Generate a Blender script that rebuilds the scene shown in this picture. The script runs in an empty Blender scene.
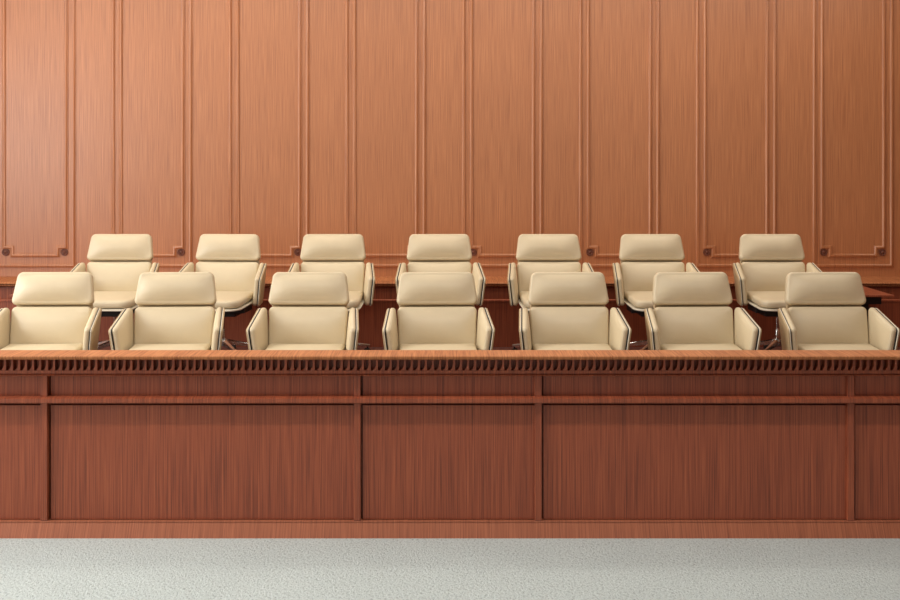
import bpy, bmesh, math, random
from mathutils import Vector, Matrix

random.seed(4)
SC = bpy.context.scene
COL = SC.collection
PI = math.pi

# ------------------------------------------------------------------ materials
def new_mat(name):
    m = bpy.data.materials.new(name)
    m.use_nodes = True
    nt = m.node_tree
    for n in list(nt.nodes):
        nt.nodes.remove(n)
    out = nt.nodes.new('ShaderNodeOutputMaterial')
    b = nt.nodes.new('ShaderNodeBsdfPrincipled')
    nt.links.new(b.outputs[0], out.inputs[0])
    return m, nt, b

def lin(r, g, b):
    f = lambda c: (c / 12.92 if c <= 0.04045 else ((c + 0.055) / 1.055) ** 2.4)
    return (f(r / 255), f(g / 255), f(b / 255), 1)

def noise(nt, vec, scale, detail=3, rough=0.5):
    n = nt.nodes.new('ShaderNodeTexNoise')
    n.inputs['Scale'].default_value = scale
    n.inputs['Detail'].default_value = detail
    n.inputs['Roughness'].default_value = rough
    nt.links.new(vec, n.inputs['Vector'])
    return n.outputs[0]

def mapping(nt, src, scale, rot=(0, 0, 0)):
    n = nt.nodes.new('ShaderNodeMapping')
    n.inputs['Scale'].default_value = scale
    n.inputs['Rotation'].default_value = rot
    nt.links.new(src, n.inputs['Vector'])
    return n.outputs[0]

def ramp(nt, fac, stops):
    n = nt.nodes.new('ShaderNodeValToRGB')
    el = n.color_ramp.elements
    while len(el) < len(stops):
        el.new(0.5)
    for e, (p, c) in zip(el, stops):
        e.position = p
        e.color = c
    nt.links.new(fac, n.inputs[0])
    return n.outputs[0]

def mix(nt, a, b, fac, mode='MIX'):
    n = nt.nodes.new('ShaderNodeMix')
    n.data_type = 'RGBA'
    n.blend_type = mode
    for sock, v in ((n.inputs[0], fac), (n.inputs[6], a), (n.inputs[7], b)):
        if isinstance(v, (int, float)):
            sock.default_value = v
        elif isinstance(v, tuple):
            sock.default_value = v
        else:
            nt.links.new(v, sock)
    return n.outputs[2]

def bump(nt, bsdf, h, strength, dist):
    n = nt.nodes.new('ShaderNodeBump')
    n.inputs['Strength'].default_value = strength
    n.inputs['Distance'].default_value = dist
    nt.links.new(h, n.inputs['Height'])
    nt.links.new(n.outputs[0], bsdf.inputs['Normal'])

def wood(name, dark, mid, light, axis='x', rough=0.4, spec=0.5, fine=1.0, coat=0.0, crough=0.35, streak=0.7, spread=0.20):
    m, nt, b = new_mat(name)
    geo = nt.nodes.new('ShaderNodeNewGeometry')
    pos = geo.outputs['Position']
    s = (1, 0.03, 0.010) if axis == 'x' else (0.03, 1, 0.010)
    v = mapping(nt, pos, s)
    g1 = noise(nt, v, 130 * fine, 3, 0.6)
    g2 = noise(nt, v, 26 * fine, 3, 0.55)
    g3 = noise(nt, mapping(nt, pos, (0.7, 0.7, 0.2)), 1.3, 2, 0.5)
    c = ramp(nt, g1, [(0.5 - spread, dark), (0.5, mid), (0.5 + spread, light)])
    d2 = ramp(nt, g2, [(0.25, (0.86, 0.84, 0.83, 1)), (0.75, (1.09, 1.09, 1.09, 1))])
    c = mix(nt, c, d2, streak, 'MULTIPLY')
    d3 = ramp(nt, g3, [(0.3, (0.93, 0.92, 0.91, 1)), (0.7, (1.04, 1.04, 1.04, 1))])
    c = mix(nt, c, d3, 0.7, 'MULTIPLY')
    nt.links.new(c, b.inputs['Base Color'])
    b.inputs['Roughness'].default_value = rough
    b.inputs['Specular IOR Level'].default_value = spec
    b.inputs['Coat Weight'].default_value = coat
    b.inputs['Coat Roughness'].default_value = crough
    bump(nt, b, g1, 0.12, 0.002)
    return m

W_DARK, W_MID, W_LIGHT = lin(149, 87, 50), lin(184, 117, 71), lin(204, 137, 89)
M_WOOD = wood('cherry_wood', W_DARK, W_MID, W_LIGHT, rough=0.42, coat=1.0, crough=0.42, fine=1.8, streak=0.4, spread=0.24)
M_CAP = wood('oiled_cherry_wood', W_DARK, W_MID, W_LIGHT, rough=0.6, spec=0.35)
M_PLINTH = wood('red_plinth_wood', lin(130, 70, 46), lin(168, 97, 66), lin(188, 115, 82), rough=0.5, fine=1.2)
M_WOODS = wood('cherry_wood_side', W_DARK, W_MID, W_LIGHT, axis='y', rough=0.42)
M_BOX = wood('mahogany_wood', lin(110, 53, 35), lin(152, 77, 49), lin(176, 95, 61), rough=0.45, fine=1.6)
M_DARKWOOD = wood('dark_wood', lin(74, 42, 36), lin(100, 58, 48), lin(122, 74, 60), rough=0.5)
M_ROSETTE = wood('rosette_wood', lin(96, 56, 42), lin(116, 68, 50), lin(132, 80, 60), rough=0.45)

def leather(name, col, rough=0.42):
    m, nt, b = new_mat(name)
    tc = nt.nodes.new('ShaderNodeTexCoord')
    n1 = noise(nt, tc.outputs['Object'], 9, 3, 0.5)
    n2 = noise(nt, tc.outputs['Object'], 420, 2, 0.5)
    c = ramp(nt, n1, [(0.3, tuple(x * 0.95 for x in col[:3]) + (1,)), (0.7, col)])
    nt.links.new(c, b.inputs['Base Color'])
    b.inputs['Roughness'].default_value = rough
    b.inputs['Specular IOR Level'].default_value = .55
    bump(nt, b, n2, 0.06, 0.001)
    return m

M_LEATHER = leather('cream_leather', lin(214, 196, 162), 0.43)
M_SHELL = leather('tan_shell', lin(190, 164, 124), 0.5)
M_PIPING = leather('pale_piping', lin(228, 218, 196), 0.4)

def plain(name, col, rough=0.5, metal=0.0):
    m, nt, b = new_mat(name)
    tc = nt.nodes.new('ShaderNodeTexCoord')
    n1 = noise(nt, tc.outputs['Object'], 30, 2, 0.5)
    c = ramp(nt, n1, [(0.3, tuple(x * 0.92 for x in col[:3]) + (1,)), (0.7, col)])
    nt.links.new(c, b.inputs['Base Color'])
    b.inputs['Roughness'].default_value = rough
    b.inputs['Metallic'].default_value = metal
    return m

M_BLACK = plain('black_plastic', lin(26, 25, 25), 0.5)
M_CHROME = plain('chrome', lin(205, 203, 200), 0.18, 1.0)
M_PLASTER = plain('white_plaster', lin(214, 208, 198), 0.9)
M_WHITE = plain('white_frame', lin(226, 226, 222), 0.5)

def carpet():
    m, nt, b = new_mat('grey_carpet')
    geo = nt.nodes.new('ShaderNodeNewGeometry')
    pos = geo.outputs['Position']
    a = noise(nt, mapping(nt, pos, (1, 0.55, 1), (0, 0, 0.5)), 95, 3, 0.6)
    c1 = noise(nt, pos, 230, 2, 0.5)
    big = noise(nt, pos, 2.0, 3, 0.5)
    h = mix(nt, a, c1, 0.4)
    c = ramp(nt, h, [(0.3, lin(122, 130, 128)), (0.47, lin(199, 207, 204)), (0.7, lin(221, 228, 225))])
    d = ramp(nt, big, [(0.3, (0.95, 0.95, 0.95, 1)), (0.7, (1.02, 1.02, 1.02, 1))])
    c = mix(nt, c, d, 1.0, 'MULTIPLY')
    nt.links.new(c, b.inputs['Base Color'])
    b.inputs['Roughness'].default_value = 1.0
    b.inputs['Specular IOR Level'].default_value = 0.1
    bump(nt, b, h, 0.9, 0.014)
    return m
M_CARPET = carpet()

# ------------------------------------------------------------------ helpers
def obj(name, bm, mat, parent=None, smooth=False, angle=None):
    bmesh.ops.recalc_face_normals(bm, faces=bm.faces)
    me = bpy.data.meshes.new(name)
    bm.to_mesh(me)
    bm.free()
    me.materials.append(mat)
    if smooth:
        for p in me.polygons:
            p.use_smooth = True
        if angle is not None:
            me.set_sharp_from_angle(angle=math.radians(angle))
    o = bpy.data.objects.new(name, me)
    COL.objects.link(o)
    if parent is not None:
        o.parent = parent
    return o

def box(bm, x0, x1, y0, y1, z0, z1, bev=0.0):
    r = bmesh.ops.create_cube(bm, size=1)
    vs = r['verts']
    for v in vs:
        v.co = Vector(((x0 + x1) / 2 + v.co.x * (x1 - x0), (y0 + y1) / 2 + v.co.y * (y1 - y0), (z0 + z1) / 2 + v.co.z * (z1 - z0)))
    if bev > 0:
        es = list({e for v in vs for e in v.link_edges})
        bmesh.ops.bevel(bm, geom=es, offset=bev, segments=2, profile=0.5, affect='EDGES', clamp_overlap=True)

def prism_x(bm, prof, x0, x1):
    """extrude a closed (y,z) profile along x"""
    a = [bm.verts.new((x0, y, z)) for y, z in prof]
    b = [bm.verts.new((x1, y, z)) for y, z in prof]
    n = len(prof)
    for i in range(n):
        j = (i + 1) % n
        bm.faces.new((a[i], a[j], b[j], b[i]))
    bm.faces.new(a)
    bm.faces.new(list(reversed(b)))

def lathe(bm, prof, n=20, M=None):
    """prof: list of (r,z) around z"""
    rings = []
    for r, z in prof:
        ring = []
        for k in range(n):
            a = 2 * PI * k / n
            p = Vector((r * math.cos(a), r * math.sin(a), z))
            ring.append(bm.verts.new(M @ p if M else p))
        rings.append(ring)
    for i in range(len(rings) - 1):
        for k in range(n):
            l = (k + 1) % n
            bm.faces.new((rings[i][k], rings[i][l], rings[i + 1][l], rings[i + 1][k]))
    bm.faces.new(list(reversed(rings[0])))
    bm.faces.new(rings[-1])

def round_poly(pts, rad, seg=5):
    """round the corners of a convex ccw polygon; rad: one number or one per corner"""
    n = len(pts)
    if isinstance(rad, (int, float)):
        rad = [rad] * n
    out = []
    for i in range(n):
        p0, p1, p2 = Vector(pts[i - 1]), Vector(pts[i]), Vector(pts[(i + 1) % n])
        d0, d2 = (p0 - p1), (p2 - p1)
        l0, l2 = d0.length, d2.length
        d0.normalize(); d2.normalize()
        ang = d0.angle(d2)
        t = min(rad[i] / math.tan(ang / 2), l0 * 0.48, l2 * 0.48)
        r = t * math.tan(ang / 2)
        a, b = p1 + d0 * t, p1 + d2 * t
        c = p1 + (d0 + d2).normalized() * (r / math.sin(ang / 2))
        va, vb = a - c, b - c
        for k in range(seg + 1):
            f = k / seg
            v = (va * (1 - f) + vb * f)
            v = v.normalized() * r
            out.append((c + v)[:])
    return out

def subdivide_poly(pts, step):
    out = []
    n = len(pts)
    for i in range(n):
        a, b = Vector(pts[i]), Vector(pts[(i + 1) % n])
        m = max(1, int((b - a).length / step))
        for k in range(m):
            out.append((a + (b - a) * k / m)[:])
    return out

def pad(bm, outline, t, r, crown, fn, back_crown=0.0, rings=18, power=2.0):
    """a stuffed pad: outline in (u,v), thickness t along w with rounded rims of radius r, its front swelling by crown.
    fn maps (u,v,w) to a point."""
    P = [Vector(p) for p in subdivide_poly(outline, 0.022)]
    n = len(P)
    c = sum(P, Vector((0, 0))) / n
    N = []
    for i in range(n):
        e = (P[(i + 1) % n] - P[i - 1])
        nn = Vector((e.y, -e.x)).normalized()
        N.append(nn if nn.dot(P[i] - c) > 0 else -nn)
    layers = []
    A = 5
    if back_crown:
        for k in range(rings, 0, -1):
            s = (k / (rings + 0.5)) ** 1.6
            layers.append((r, 1 - s, None))
    for k in range(A + 1):
        a = k / A * PI / 2
        layers.append((r * (1 - math.sin(a)), 1.0, r * (1 - math.cos(a))))
    for k in range(A + 1):
        a = k / A * PI / 2
        layers.append((r * (1 - math.cos(a)), 1.0, t - r + r * math.sin(a)))
    for k in range(1, rings + 1):
        s = (k / (rings + 0.5)) ** 1.6
        layers.append((r, 1 - s, None))
    Q = [P[i] - N[i] * r for i in range(n)]
    v0, v1 = min(p.y for p in Q), max(p.y for p in Q)
    def span(v):
        xs = []
        for i in range(n):
            a, b = Q[i], Q[(i + 1) % n]
            if (a.y - v) * (b.y - v) <= 0 and abs(a.y - b.y) > 1e-9:
                xs.append(a.x + (b.x - a.x) * (v - a.y) / (b.y - a.y))
        return (min(xs), max(xs)) if xs else (0, 0)
    def swell(u, v, sc):
        v = min(max(v, v0 + 1e-5), v1 - 1e-5)
        l, h = span(v)
        if h - l < 1e-4:
            return 0.0
        a = min(1, abs(u - (l + h) / 2) / ((h - l) / 2))
        b = min(1, abs(v - (v0 + v1) / 2) / ((v1 - v0) / 2))
        return (1 - a ** 3.4) * (1 - b ** power)
    vr = []
    for ins, sc, w in layers:
        ring = []
        for i in range(n):
            q = P[i] - N[i] * ins
            q = c + (q - c) * sc
            ring.append(bm.verts.new(fn(q.x, q.y, t + crown * swell(q.x, q.y, sc) if w is None else w)))
        vr.append(ring)
    for a, b in zip(vr, vr[1:]):
        for i in range(n):
            j = (i + 1) % n
            bm.faces.new((a[i], a[j], b[j], b[i]))
    bm.faces.new(list(reversed(vr[0])))
    bm.faces.new(vr[-1])

def sweep_frame(bm, path, prof, y):
    """mitred moulding along a closed path in the x-z plane; prof: (offset across, height towards -y)"""
    n = len(path)
    rings = []
    for i in range(n):
        p0, p1, p2 = Vector(path[i - 1]), Vector(path[i]), Vector(path[(i + 1) % n])
        a, b = (p1 - p0).normalized(), (p2 - p1).normalized()
        na, nb = Vector((a.y, -a.x)), Vector((b.y, -b.x))
        m = (na + nb)
        m = m / (1 + na.dot(nb))
        rings.append([bm.verts.new((p1.x + m.x * o, y - h, p1.y + m.y * o)) for o, h in prof])
    k = len(prof)
    for i in range(n):
        j = (i + 1) % n
        for q in range(k - 1):
            bm.faces.new((rings[i][q], rings[i][q + 1], rings[j][q + 1], rings[j][q]))

def tag(o, label=None, cat=None, group=None, kind=None):
    if label: o['label'] = label
    if cat: o['category'] = cat
    if group: o['group'] = group
    if kind: o['kind'] = kind
    return o

def struct(name, bm, mat, label, cat, parent=None, **k):
    o = obj(name, bm, mat, parent, **k)
    if parent is None:
        tag(o, label, cat, None, 'structure')
    return o

def empty(name, loc=(0, 0, 0), rz=0.0):
    o = bpy.data.objects.new(name, None)
    o.empty_display_size = 0.2
    o.location = loc
    o.rotation_euler = (0, 0, rz)
    COL.objects.link(o)
    return o

# ------------------------------------------------------------------ the room
XL, XR = -5.6, 6.4          # side walls
YW = 10.114                   # face of the panelled wall
ZC = 4.05                   # ceiling
PF, PB = 0.25, 0.39         # floors of the front and the back row
bm = bmesh.new(); box(bm, XL - .2, XR + .2, -1.5, YW + .2, -0.1, 0)
struct('floor', bm, M_CARPET, 'pale grey looped carpet in front of the wooden barrier', 'floor')
bm = bmesh.new(); box(bm, XL, XR, 5.89, YW, 0.0, PF); box(bm, XL, XR, 7.75, YW, PF, PB, 0.0)
struct('platform', bm, M_DARKWOOD, 'dark stepped wooden platform under the two rows of chairs', 'platform')
bm = bmesh.new(); box(bm, XL - .2, XR + .2, -1.5, YW + .2, ZC, ZC + .1)
struct('ceiling', bm, M_PLASTER, 'white ceiling above the jury box', 'ceiling')
bm = bmesh.new(); box(bm, XR, XR + .15, -1.5, YW, 0, ZC)
struct('wall_right', bm, M_WOODS, 'wood wall to the right of the jury box', 'wall')

# left wall with three tall windows
WINS = [(2.9, 4.2), (4.9, 6.2), (6.9, 8.2)]
Z0, Z1 = 0.95, 3.4
bm = bmesh.new()
ys = [-1.5] + [v for w in WINS for v in w] + [YW]
for a, b in zip(ys[::2], ys[1::2]):
    box(bm, XL - .15, XL, a, b, 0, ZC)
for a, b in WINS:
    box(bm, XL - .15, XL, a, b, 0, Z0)
    box(bm, XL - .15, XL, a, b, Z1, ZC)
struct('wall_left', bm, M_WOODS, 'wood wall with tall windows to the left of the jury box', 'wall')
for k, (a, b) in enumerate(WINS):
    bm = bmesh.new()
    for y0, y1, z0, z1 in ((a, a + .05, Z0, Z1), (b - .05, b, Z0, Z1), (a, b, Z0, Z0 + .05), (a, b, Z1 - .05, Z1), (a, b, 2.15, 2.19)):
        box(bm, XL - .12, XL - .04, y0, y1, z0, z1)
    struct('window_%d' % (k + 1), bm, M_WHITE, 'tall white framed window in the left wall', 'window')

# back wall: panelling with framed mouldings and rosettes
bm = bmesh.new(); box(bm, XL, XR, YW, YW + .15, 0, ZC)
wall = struct('wall_back', bm, M_WOOD, 'reddish wood panelled wall behind the chairs', 'wall')
HALF = [(-.018, 0.0), (-.016, .005), (-.011, .012), (-.004, .0155), (.003, .0145), (.009, .010), (.012, .006), (.016, .006), (.018, 0.0)]
HALF = [(o, h * 1.1) for o, h in HALF]
PER = 1.0268
def rosette_mesh():
    b = bmesh.new()
    M = Matrix.Rotation(PI / 2, 4, 'X')
    lathe(b, [(.032, 0), (.033, .007), (.031, .012), (.026, .012), (.023, .008), (.012, .008), (.010, .013), (.006, .0155), (.001, .016)], 24, M)
    for k in range(8):
        a = 2 * PI * k / 8
        r = bmesh.ops.create_icosphere(b, subdivisions=1, radius=1)
        for v in r['verts']:
            p = Vector((v.co.x * .0062 + .0165, v.co.y * .0045, v.co.z * .005 + .008))
            p = Matrix.Rotation(a, 4, 'Z') @ p
            v.co = M @ p
    return b
ros0 = None
for k in range(-3, 8):
    cx = -2.62 + PER * k
    if cx - .4 < XL or cx + .4 > XR:
        continue
    ho, hi, n = .342, .274, .072
    zb, zt, zib, zit = .972, 3.85, 1.062, 3.763
    bm = bmesh.new()
    sweep_frame(bm, [(cx - ho, zb), (cx + ho, zb), (cx + ho, zt), (cx - ho, zt)], HALF, YW)
    of = obj('outer_frame', bm, M_WOOD, wall, True, 40)
    bm = bmesh.new()
    sweep_frame(bm, [(cx - hi + n, zib), (cx + hi - n, zib), (cx + hi - n, zib + n), (cx + hi, zib + n),
                     (cx + hi, zit - n), (cx + hi - n, zit - n), (cx + hi - n, zit), (cx - hi + n, zit),
                     (cx - hi + n, zit - n), (cx - hi, zit - n), (cx - hi, zib + n), (cx - hi + n, zib + n)], HALF, YW)
    obj('inner_frame', bm, M_WOOD, wall, True, 40)
    for s in (-1, 1):
        if ros0 is None:
            ros = ros0 = obj('rosette', rosette_mesh(), M_ROSETTE, wall, True, 50)
            ros['label'] = 'small dark carved rosette'
        else:
            ros = ros0.copy(); COL.objects.link(ros); ros.parent = wall
        ros.location = (cx + s * (hi - .016), YW, 1.094)

# deep ledge along the wall and the low wainscot in front of it
bm = bmesh.new()
prism_x(bm, [(YW, .88), (9.635, .88), (9.625, .876), (9.620, .868), (9.625, .860), (9.64, .856), (9.64, .846), (9.67, .836), (YW, .836)], XL, XR)
struct('trim_1', bm, M_CAP, 'wooden ledge running along the panelled wall behind the chairs', 'ledge')
bm = bmesh.new(); box(bm, XL, XR, 9.685, YW, PB, .838)
struct('trim_3', bm, M_BOX, 'dark frieze board under the wall ledge', 'frieze')
bm = bmesh.new()
box(bm, XL, 3.80, 9.295, 9.345, PB, .755)
box(bm, XL, 3.805, 9.285, 9.355, .755, .770, .003)
struct('trim_2', bm, M_BOX, 'low dark wood wainscot behind the back row of chairs', 'wainscot')

# ------------------------------------------------------------------ the barrier (front of the jury box)
BX0, BX1 = -5.55, 6.35
bar = empty('jury_box_barrier', (0, 5.785, 0))
tag(bar, 'long reddish wood panelled barrier across the front of the jury box', 'barrier')
OY = -5.785
def bpart(name, bm, mat=M_BOX, parent=bar, **k):
    bmesh.ops.translate(bm, verts=bm.verts, vec=(0, OY, 0))
    return obj(name, bm, mat, parent, **k)
F = 5.785                                           # panel face
bm = bmesh.new()
prism_x(bm, [(5.868, .916), (5.689, .916), (5.685, .912), (5.687, .905), (5.698, .896), (5.868, .896)], BX0, BX1)
bpart('cap_rail', bm, M_CAP)
# carved dentil band: niches with rounded bottoms between narrow blocks
bm = bmesh.new()
zt, zn, zm, zb, pitch = .896, .839, .820, .808, .0350
yf, yb = 5.738, 5.775
box(bm, BX0, BX1, yb, 5.80, zb, zt)
prism_x(bm, [(yb, zn), (yf, zn - .004), (yf, zm), (yf + .006, zm - .002), (yf + .006, zm - .004), (yf - .008, zm - .006),
             (yf - .010, zb + .005), (yf - .002, zb), (yb, zb)], BX0, BX1)
x = BX0
while x < BX1 - pitch:
    w, n, H = .0105, 8, zt - zn + .006
    fr, bk = [], []
    for i in range(n + 1):
        f = i / n
        z = zt - H * f
        sp = .017 * max(0.0, (f - .35) / .65) ** 2.8
        fr.append((bm.verts.new((x - sp, yf, z)), bm.verts.new((x + w, yf, z))))
        bk.append((bm.verts.new((x - sp, yb + .002, z)), bm.verts.new((x + w, yb + .002, z))))
    for i in range(n):
        bm.faces.new((fr[i][0], fr[i][1], fr[i + 1][1], fr[i + 1][0]))
        bm.faces.new((fr[i + 1][0], bk[i + 1][0], bk[i][0], fr[i][0]))
        bm.faces.new((fr[i][1], bk[i][1], bk[i + 1][1], fr[i + 1][1]))
    x += pitch
bpart('dentil_moulding', bm)
bm = bmesh.new(); box(bm, BX0, BX1, F + .03, F + .06, .0, .83)
bpart('back_board', bm)
SX = (-4.40, -2.035, -.4657, .442, 2.0095, 3.58, 5.04)
w = .0170
edges = [BX0] + [v for xs in SX for v in (xs - w, xs + w)] + [BX1]
for a, b in zip(edges[::2], edges[1::2]):
    a += 0 if a == BX0 else .011
    bm = bmesh.new(); box(bm, a, b, F, F + .03, .668, .83)
    bpart('panel', bm)
    bm = bmesh.new(); box(bm, a, b, F, F + .03, .080, .652)
    bpart('panel', bm)
for xs in SX:
    bm = bmesh.new(); box(bm, xs - w, xs + w, F - .022, F + .03, .697, .813, .0015)
    bpart('stile', bm)
    bm = bmesh.new(); box(bm, xs - w, xs + w, F - .022, F + .03, .078, .668, .0015)
    bpart('stile', bm)
bm = bmesh.new()
prism_x(bm, [(F + .002, .702), (F - .040, .699), (F - .050, .695), (F - .050, .676), (F - .046, .671), (F - .030, .668), (F + .010, .668), (F + .010, .702)], BX0, BX1)
bpart('mid_rail', bm)
bm = bmesh.new()
prism_x(bm, [(F + .04, .0765), (F - .021, .0765), (F - .022, .0755), (F - .022, .069), (F - .020, .067), (F - .022, .064), (F - .055, .0), (F + .04, 0)], BX0, BX1)
bpart('plinth', bm, M_PLINTH)

# ------------------------------------------------------------------ the armchair
TILT = math.atan2(.13, .43)
ct, st = math.cos(TILT), math.sin(TILT)
def back_fn(y0, z0):
    # u across, v up the recline, w out of the cushion towards the sitter
    return lambda u, v, w: (u, y0 + v * st - w * ct, z0 + v * ct + w * st)

def make_chair():
    r = empty('swivel_armchair')
    T = .085
    base = back_fn(.20 + T * ct, .50 - T * st)
    # backrest cushion
    bm = bmesh.new()
    pad(bm, round_poly([(-.240, -.03), (.240, -.03), (.251, .240), (-.251, .240)], [.03, .03, .03, .03]), T - .024, .021, .032, base, power=2.2)
    obj('backrest', bm, M_LEATHER, r, True)
    bm = bmesh.new()
    pad(bm, round_poly([(-.259, .252), (.259, .252), (.231, .462), (-.231, .462)], [.030, .030, .040, .040], 7), T - .024, .021, .032, base, power=2.0)
    obj('headrest', bm, M_LEATHER, r, True)
    # shell behind the cushions
    bm = bmesh.new()
    pad(bm, round_poly([(-.235, -.09), (.235, -.09), (.240, .25), (.212, .456), (-.212, .456), (-.240, .25)], [.05, .05, .1, .05, .05, .1]), .022, .008, .0,
        lambda u, v, w: base(u, v, w - .024))
    obj('back_shell', bm, M_SHELL, r, True, 50)
    # seat cushion
    bm = bmesh.new()
    pad(bm, round_poly([(-.232, -.25), (.232, -.25), (.240, .22), (-.240, .22)], [.085, .085, .03, .03], 8), .058, .024, .014,
        lambda u, v, w: (u, v, .444 + w - .048 * (.2 - v)), power=3)
    obj('seat_cushion', bm, M_LEATHER, r, True)
    bm = bmesh.new()
    pad(bm, round_poly([(-.240, -.257), (.240, -.257), (.262, .23), (-.262, .23)], [.09, .09, .04, .04], 8), .014, .005, .0,
        lambda u, v, w: (u * (1 + (w - .014) * 2), v, .425 + w - .048 * (.2 - v)))
    obj('seat_shell', bm, M_PIPING, r, True, 50)
    # armrests
    ccw = [(.000, .622), (.030, .408), (.285, .408), (.312, .726)]
    def arm_fn(s, x0):
        return lambda u, v, w: (s * (x0 - .125 * u + .10 * (v - .62) - w), u, v)
    def inset(d, dz):
        return [(.000 + d, .622 - dz), (.030 + d, .408 + d), (.285 - d, .408 + d), (.312 - d, .726 - dz)]
    for s in (-1, 1):
        bm = bmesh.new()
        pad(bm, round_poly(ccw, [.026, .03, .03, .026]), 0.036, .016, .006, arm_fn(s, .324), power=2.4)
        a = obj('armrest', bm, M_LEATHER, r, True)
        bm = bmesh.new()
        pad(bm, round_poly(inset(.004, .008), [.024, .03, .03, .024]), .008, .002, 0, arm_fn(s, .3305))
        obj('gap_piping', bm, M_BLACK, a, True, 50)['label'] = 'thin black seam line'
        bm = bmesh.new()
        pad(bm, round_poly(inset(-.004, .004), [.024, .03, .03, .024]), .005, .002, 0, arm_fn(s, .334))
        obj('edge_piping', bm, M_PIPING, a, True, 50)['label'] = 'pale piped edge'
        bm = bmesh.new()
        pad(bm, round_poly(inset(-.001, .007), [.024, .03, .03, .024]), .010, .004, 0, arm_fn(s, .343))
        obj('arm_shell', bm, M_SHELL, a, True, 50)
    # mechanism, gas column and star base
    CY = .18
    bm = bmesh.new()
    box(bm, -.22, .22, -.03, .21, .362, .400, .004)
    box(bm, -.15, .15, -.03, CY + .08, .335, .364, .006)
    box(bm, -.10, .10, .02, CY + .04, .398, .425)
    obj('mechanism', bm, M_BLACK, r)
    bm = bmesh.new()
    lathe(bm, [(.013, .15), (.013, .33), (.013, .338)], 16, Matrix.Translation((0, CY, 0)))
    lathe(bm, [(.018, .10), (.018, .21), (.016, .215), (.013, .215)], 16, Matrix.Translation((0, CY, 0)))
    obj('gas_column', bm, M_CHROME, r, True, 40)
    bm = bmesh.new()
    lathe(bm, [(.036, .085), (.040, .095), (.040, .13), (.034, .142), (.02, .145)], 20, Matrix.Translation((0, CY, 0)))
    obj('hub', bm, M_CHROME, r, True, 40)
    for k in range(5):
        a = 2 * PI * k / 5 + PI / 2
        M = Matrix.Translation((0, CY, 0)) @ Matrix.Rotation(a, 4, 'Z')
        bm = bmesh.new()
        st_ = [(.03, .018, .095, .138), (.12, .015, .085, .118), (.22, .012, .072, .096), (.30, .011, .066, .084)]
        rings = []
        for x, w, z0, z1 in st_:
            rings.append([bm.verts.new(M @ Vector(p)) for p in ((x, -w, z0), (x, w, z0), (x, w * .9, z1 - .006), (x, w * .5, z1), (x, -w * .5, z1), (x, -w * .9, z1 - .006))])
        for p, q in zip(rings, rings[1:]):
            for i in range(6):
                j = (i + 1) % 6
                bm.faces.new((p[i], p[j], q[j], q[i]))
        bm.faces.new(rings[0]); bm.faces.new(rings[-1])
        leg = obj('base_leg', bm, M_CHROME, r)
        bm = bmesh.new()
        for sy in (-1, 1):
            Mw = M @ Matrix.Translation((.285, sy * .014, .027)) @ Matrix.Rotation(PI / 2, 4, 'X')
            lathe(bm, [(.010, -.009), (.024, -.009), (.027, -.005), (.027, .005), (.024, .009), (.010, .009)], 16, Mw)
        lathe(bm, [(.006, .027), (.006, .07)], 8, M @ Matrix.Translation((.285, 0, 0)))
        obj('caster', bm, M_BLACK, leg, True, 40)
    return r

def copy_tree(o, parent=None):
    c = o.copy()
    COL.objects.link(c)
    if parent is not None:
        c.parent = parent
    for ch in list(o.children):
        copy_tree(ch, c)
    return c

ORD = ['leftmost', 'second from the left', 'third from the left', 'middle one of seven', 'third from the right', 'second from the right', 'rightmost']
# (x of the seat centre, turn in degrees)
FRONT = [(-2.507, 1.5), (-1.732, 3), (-.891, 0), (-.081, 2.5), (.749, 1.5), (1.533, 2.5), (2.374, 1)]
BACK = [(-2.568, 1), (-1.730, -4), (-.910, 1.5), (-.081, 2), (.769, .5), (1.573, 1), (2.507, 0)]
first = make_chair()
n = 0
for row, lst, y, z, grp in (('front', FRONT, 6.94, PF, 'armchairs of the front row'), ('back', BACK, 8.63, PB, 'armchairs of the back row')):
    for k, (cx, rot) in enumerate(lst):
        c = first if n == 0 else copy_tree(first)
        n += 1
        c.location = (cx + .30 * math.sin(math.radians(rot)), y, z)
        c.rotation_euler = (0, 0, math.radians(rot))
        where = 'in the front row behind the barrier' if row == 'front' else 'in the back row'
        tag(c, 'cream leather swivel armchair %s, %s' % (where, ORD[k] if k == 3 else ORD[k] + ' one'), 'chair', grp)

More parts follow.
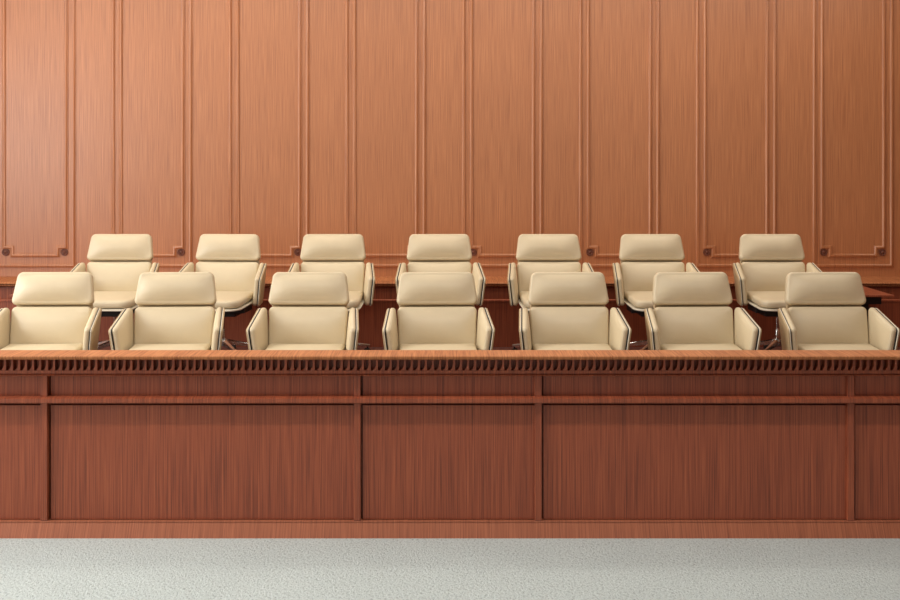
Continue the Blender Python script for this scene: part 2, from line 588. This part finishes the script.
# ------------------------------------------------------------------ low side tables at the ends of the back row
def side_table(x0, x1, label):
    cx = (x0 + x1) / 2
    t = empty('side_table', (cx, 8.975, PB))
    tag(t, label, 'table', 'low side tables of the back row')
    hw = (x1 - x0) / 2
    bm = bmesh.new(); box(bm, -hw, hw, -.20, .52, .462, .477, .002)
    obj('table_top', bm, M_BOX, t)
    bm = bmesh.new(); box(bm, -hw + .05, hw - .06, -.10, .15, .395, .462, .004)
    obj('apron', bm, M_BLACK, t)
    bm = bmesh.new(); box(bm, -.05, .05, .02, .12, .02, .396, .004)
    obj('column', bm, M_BLACK, t)
    bm = bmesh.new(); box(bm, -hw + .08, hw - .08, -.10, .17, 0, .02, .004)
    obj('foot_plate', bm, M_BLACK, t)
    return t
side_table(3.06, 3.39, 'low wooden side table with black frame at the right end of the back row')
side_table(-3.37, -3.04, 'low wooden side table with black frame at the left end of the back row')

# ------------------------------------------------------------------ light
def area(name, loc, rot, sx, sy, power, col, spread=180):
    l = bpy.data.lights.new(name, 'AREA')
    l.shape = 'RECTANGLE'; l.size = sx; l.size_y = sy
    l.energy = power; l.color = col
    l.spread = math.radians(spread)
    o = bpy.data.objects.new(name, l)
    o.location = loc; o.rotation_euler = rot
    COL.objects.link(o)
    return o
for k, (a, b) in enumerate(WINS):
    area('window_daylight', (XL - .2, (a + b) / 2, (Z0 + Z1) / 2), (0, -PI / 2, 0), Z1 - Z0, b - a, [118, 158, 64][k], (.94, .98, .98))
area('ceiling_lamp_well', (-1.2, 4.38, ZC - .03), (0, 0, 0), 8.6, .2, 136, (1, .98, .95))
area('ceiling_lamp_jury', (-.5, 7.0, ZC - .03), (0, 0, 0), 9.5, .3, 42, (1, .95, .88))
area('ledge_fill_light', (-.5, 8.9, ZC - .03), (0, 0, 0), 9.8, .3, 104, (1, .94, .85))  # added overhead fill, not a known lamp: lifts the ledge and chair tops

w = bpy.data.worlds.new('room_ambient')
SC.world = w
w.use_nodes = True
bg = w.node_tree.nodes['Background']
bg.inputs[0].default_value = (1.0, .96, .92, 1)
bg.inputs[1].default_value = 0.29

# ------------------------------------------------------------------ camera
cam = bpy.data.cameras.new('camera')
co = bpy.data.objects.new('camera', cam)
COL.objects.link(co)
co.location = (0, 0, 1.86)
co.rotation_euler = (PI / 2, 0, 0)
cam.sensor_width = 36
cam.lens = 1150.5 / 900 * 36
cam.shift_y = -135 / 900
cam.clip_start = .05
SC.camera = co

SC.view_settings.view_transform = 'Standard'
SC.view_settings.look = 'None'
SC.view_settings.gamma = 1
SC.view_settings.exposure = 0
SC.view_settings.use_curve_mapping = False
SC.cycles.use_denoising = True
